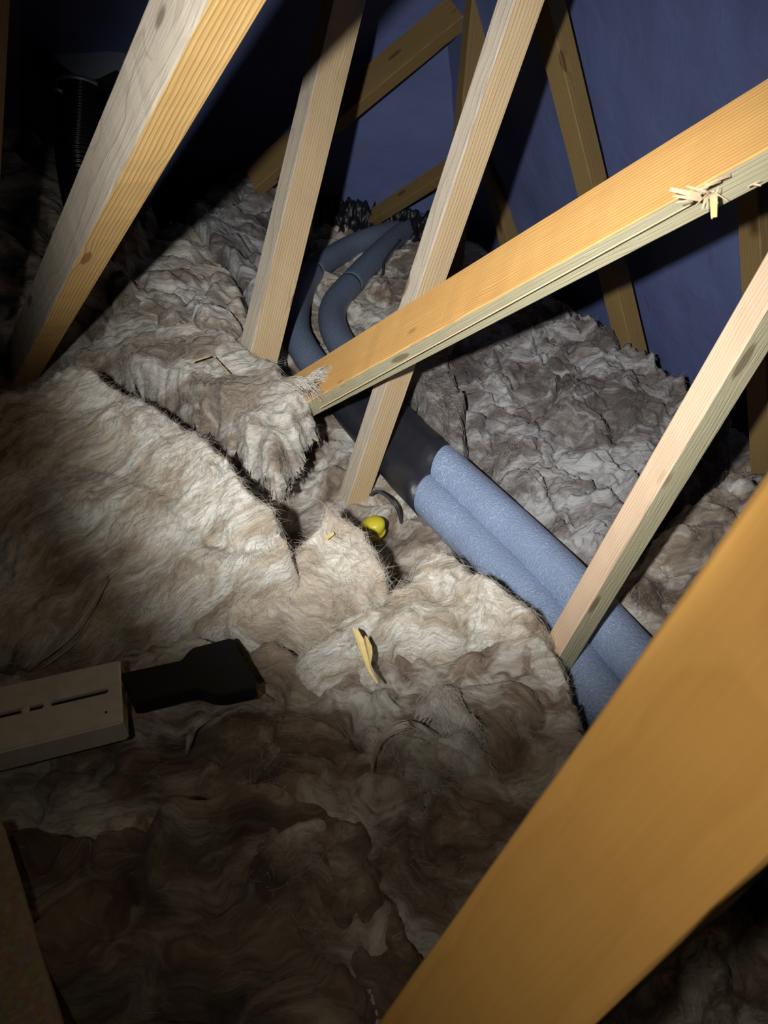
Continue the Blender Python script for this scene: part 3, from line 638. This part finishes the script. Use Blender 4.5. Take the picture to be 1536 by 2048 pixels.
# crumpled black eaves sheet behind the pipe ends
def crumple(name, label, pxs, d, seed):
    P = [un(x, y, d) for x, y in pxs]; a, b = P[0], P[1]; h = P[2] - P[1]; nx, ny = 46, 16
    u, v = np.meshgrid(np.linspace(0, 1, nx), np.linspace(0, 1, ny), indexing='ij')
    top = 1 - 0.3 * np.abs(pn(u * 6, u * 0, seed)) - 0.12 * np.abs(pn(u * 17, u * 0, seed + 1))
    co = a + u[..., None] * (b - a) + (v * top)[..., None] * h
    co = co + (0.03 * pn(u * 7, v * 3, seed + 2) + 0.012 * pn(u * 18, v * 7, seed + 3))[..., None] * (-FW)
    th = FW * 0.006; f = co.reshape(-1, 3); n = len(f); vs = np.vstack([f, f + th]); fs = []
    for i in range(nx - 1):
        for j in range(ny - 1):
            q_ = (i * ny + j, (i + 1) * ny + j, (i + 1) * ny + j + 1, i * ny + j + 1); fs += [q_, tuple(t + n for t in q_)]
    rim = [i * ny for i in range(nx)] + [(nx - 1) * ny + j for j in range(1, ny)] + [i * ny + ny - 1 for i in range(nx - 2, -1, -1)] + [j for j in range(ny - 2, 0, -1)]
    for i in range(len(rim)): a_, b_ = rim[i], rim[(i + 1) % len(rim)]; fs.append((a_, b_, b_ + n, a_ + n))
    tag(place(pmesh(vs, fs, True), name, [M['black']], None, a), label, 'sheet', 'black eaves sheet pieces')
crumple('eaves_sheet', 'crumpled black plastic sheet behind the wool, left of the lower brace', [(640, 470), (745, 480), (750, 400)], 3.02, 3)
crumple('eaves_sheet', 'crumpled black plastic sheet behind the pipe ends, right of the lower brace', [(775, 500), (930, 505), (935, 418)], 2.98, 13)

# ------------------------------------------------------------------ splinters, chips, wisps
def spike(p0, p1, w0, w1, th, bend=None, n=5):
    p0, p1 = np.asarray(p0), np.asarray(p1); t = p1 - p0; t = t / np.linalg.norm(t)
    s_ = np.cross(t, CAM - p0); s_ /= np.linalg.norm(s_); m = np.cross(s_, t); vs = []
    for i in range(n + 1):
        h = i / n; c = p0 + (p1 - p0) * h + (m * bend * 4 * h * (1 - h) if bend else 0); ww = (w0 + (w1 - w0) * h) / 2
        for a, b in ((-1, -1), (1, -1), (1, 1), (-1, 1)): vs.append(c + s_ * a * ww + m * b * th / 2)
    fs = [(0, 1, 2, 3), (4 * n, 4 * n + 1, 4 * n + 2, 4 * n + 3)]
    for i in range(n):
        for k in range(4): a, b = i * 4 + k, i * 4 + (k + 1) % 4; fs.append((a, b, b + 4, a + 4))
    return pmesh(vs, fs)
bpy.context.view_layer.update()
def spl(x0, y0, x1, y1, w0, w1, mat='w_splinter', d0=0.865, d1=0.855, bend=0.003):
    k = d0 / FPX
    place(spike(un(x0, y0, d0), un(x1, y1, d1), w0 * k, w1 * k, 0.0015, bend), 'splinter', [M[mat]], diag)
for a in [(1400, 392, 1340, 378, 12, 7), (1402, 398, 1345, 392, 10, 3), (1385, 400, 1352, 405, 8, 2), (1410, 384, 1372, 372, 8, 3), (1416, 385, 1398, 378, 6, 3), (1418, 384, 1392, 410, 3, 1.5),
          (1420, 388, 1404, 416, 6, 2), (1424, 386, 1432, 408, 12, 8), (1424, 382, 1455, 401, 3.5, 1), (1430, 394, 1437, 372, 3, 1), (1412, 392, 1405, 418, 7, 3), (1415, 400, 1414, 417, 5, 2), (1440, 360, 1400, 378, 9, 3), (1460, 350, 1410, 370, 7, 2)]:
    spl(*a)
spl(1427, 392, 1428, 434, 15, 11, 'w_chip', 0.86, 0.85, 0.001); spl(1423, 420, 1424, 437, 4, 2, 'w_chip', 0.855, 0.85, 0.001)
spl(1505, 368, 1521, 371, 5, 3); spl(1495, 373, 1522, 360, 3, 1)
for x, y, x1, y1, w_ in [(975, 592, 968, 580, 4), (640, 800, 668, 785, 4), (655, 775, 662, 790, 3), (800, 650, 806, 642, 3), (727, 733, 733, 725, 3)]:
    d = 1.66 - (x - 597) / 745 * 0.62; spl(x, y, x1, y1, w_, 1, 'w_splinter', d - 0.004, d - 0.012, 0.002)
sl = spike(un(640, 816, 1.618), un(1385, 406, 0.903), 0.0022, 0.0014, 0.0012, None, 20)
place(sl, 'raised_grain', [M['w_splinter']], diag)

# two-ply curled chip on the central batt
def chip(name, label, outlines, z, mats, loc):
    root = empty(name, loc); tag(root, label, 'wood chip', 'wood chips on the wool')
    for nm_, pts, m in outlines:
        P = [gz(x, y, z + dz) for x, y, dz in pts]; n = len(P); vs = P + [p - np.array([0, 0, 0.002]) for p in P]
        place(pmesh(vs, [tuple(range(n)), tuple(range(n, 2 * n))] + [(i, (i + 1) % n, n + (i + 1) % n, n + i) for i in range(n)]), nm_, [M[m]], root)
zc = 0.075
chip('wood_chip', 'long curled yellow wood splinter lying on the central wool batt',
     [('bark_strip', [(704, 1255, .03), (711, 1258, .032), (718, 1262, .03), (727, 1278, .025), (735, 1310, .015), (742, 1340, .005), (757, 1366, -.005), (752, 1367, -.005), (736, 1342, .004), (722, 1310, .012), (712, 1280, .022)], 'w_chip'),
      ('side_leaf', [(727, 1277, .025), (730, 1271, .02), (735, 1274, .018), (744, 1293, .012), (745, 1308, .01), (742, 1325, .006), (743, 1341, .002), (735, 1312, .012)], 'w_chip')],
     zc, None, gz(725, 1310, zc))
chip('wood_chip', 'tiny pale wood sliver on the small tan wool piece', [('sliver', [(649, 1074, 0), (666, 1063, .004), (669, 1067, .004), (654, 1079, 0)], 'w_chip')], 0.10, None, gz(658, 1070, 0.10))
chip('wood_chip', 'thin straw-like sliver on the tan batt, left of the other', [('sliver', [(380, 722, 0), (418, 710, .004), (419, 712, .004), (381, 724, 0)], 'w_splinter')], 0.19, None, gz(400, 716, 0.19))
chip('wood_chip', 'thin straw-like sliver on the tan batt, pointing down to the diagonal timber', [('sliver', [(427, 712, 0), (456, 745, .004), (454, 746, .004), (426, 713, 0)], 'w_chip')], 0.18, None, gz(440, 728, 0.18))

def wisp(parent, path, n, spread, r, seed):
    rg = np.random.default_rng(seed); P = catmull([gz(*p) for p in path], 6); vs = []; fs = []
    for i in range(n):
        a = rg.integers(0, max(1, len(P) // 4)); b = len(P) - rg.integers(0, max(1, len(P) // 4)); Q = P[a:b]
        m = len(Q); t = np.linspace(0, 1, m)[:, None]
        Q = Q + rg.normal(0, spread, 3) * (0.3 + t) + rg.normal(0, spread * 0.5, 3) * np.sin(t * 3.14 * rg.uniform(0.5, 2))
        base = len(vs); rr_ = r * rg.uniform(0.5, 1.3)
        for j in range(m):
            rad = rr_ * (1 - abs(2 * j / (m - 1) - 1) ** 2 * 0.85)
            for g in range(3):
                an = 2.1 * g; vs.append(Q[j] + rad * np.array([math.cos(an), math.sin(an) * 0.6, math.sin(an) * 0.8]))
        for j in range(m - 1):
            for g in range(3):
                g2 = (g + 1) % 3; fs.append((base + j * 3 + g, base + j * 3 + g2, base + j * 3 + 3 + g2, base + j * 3 + 3 + g))
    o = place(pmesh(vs, fs, True), 'wool_wisp', [M['fibre']], parent); o['kind'] = 'stuff'
B = {o['label']: o for o in COL.objects if 'label' in o}
bc = next(o for l_, o in B.items() if l_.startswith('large cream')); bt = next(o for l_, o in B.items() if l_.startswith('tan wool batt'))
bd = next(o for l_, o in B.items() if l_.startswith('domed')); bs = next(o for l_, o in B.items() if l_.startswith('shadowy'))
wisp(bc, [(50, 1345, 0.02), (120, 1290, 0.045), (170, 1230, 0.065), (205, 1170, 0.09), (215, 1150, 0.10)], 50, 0.003, 0.0010, 1)
wisp(bc, [(80, 1340, 0.015), (150, 1280, 0.035), (185, 1220, 0.06)], 25, 0.004, 0.0008, 2)
wisp(bt, [(560, 790, 0.15), (600, 770, 0.18), (630, 752, 0.20), (668, 742, 0.205)], 60, 0.007, 0.0008, 3)
wisp(bt, [(565, 760, 0.16), (600, 765, 0.19), (625, 780, 0.18), (640, 795, 0.17)], 60, 0.008, 0.0008, 4)
wisp(bd, [(740, 1560, 0.03), (760, 1480, 0.045), (820, 1450, 0.05), (870, 1480, 0.045), (885, 1500, 0.03)], 40, 0.003, 0.0008, 5)
wisp(bs, [(372, 1510, 0.0), (380, 1470, 0.015), (395, 1445, 0.025), (430, 1425, 0.015)], 40, 0.003, 0.0008, 6)
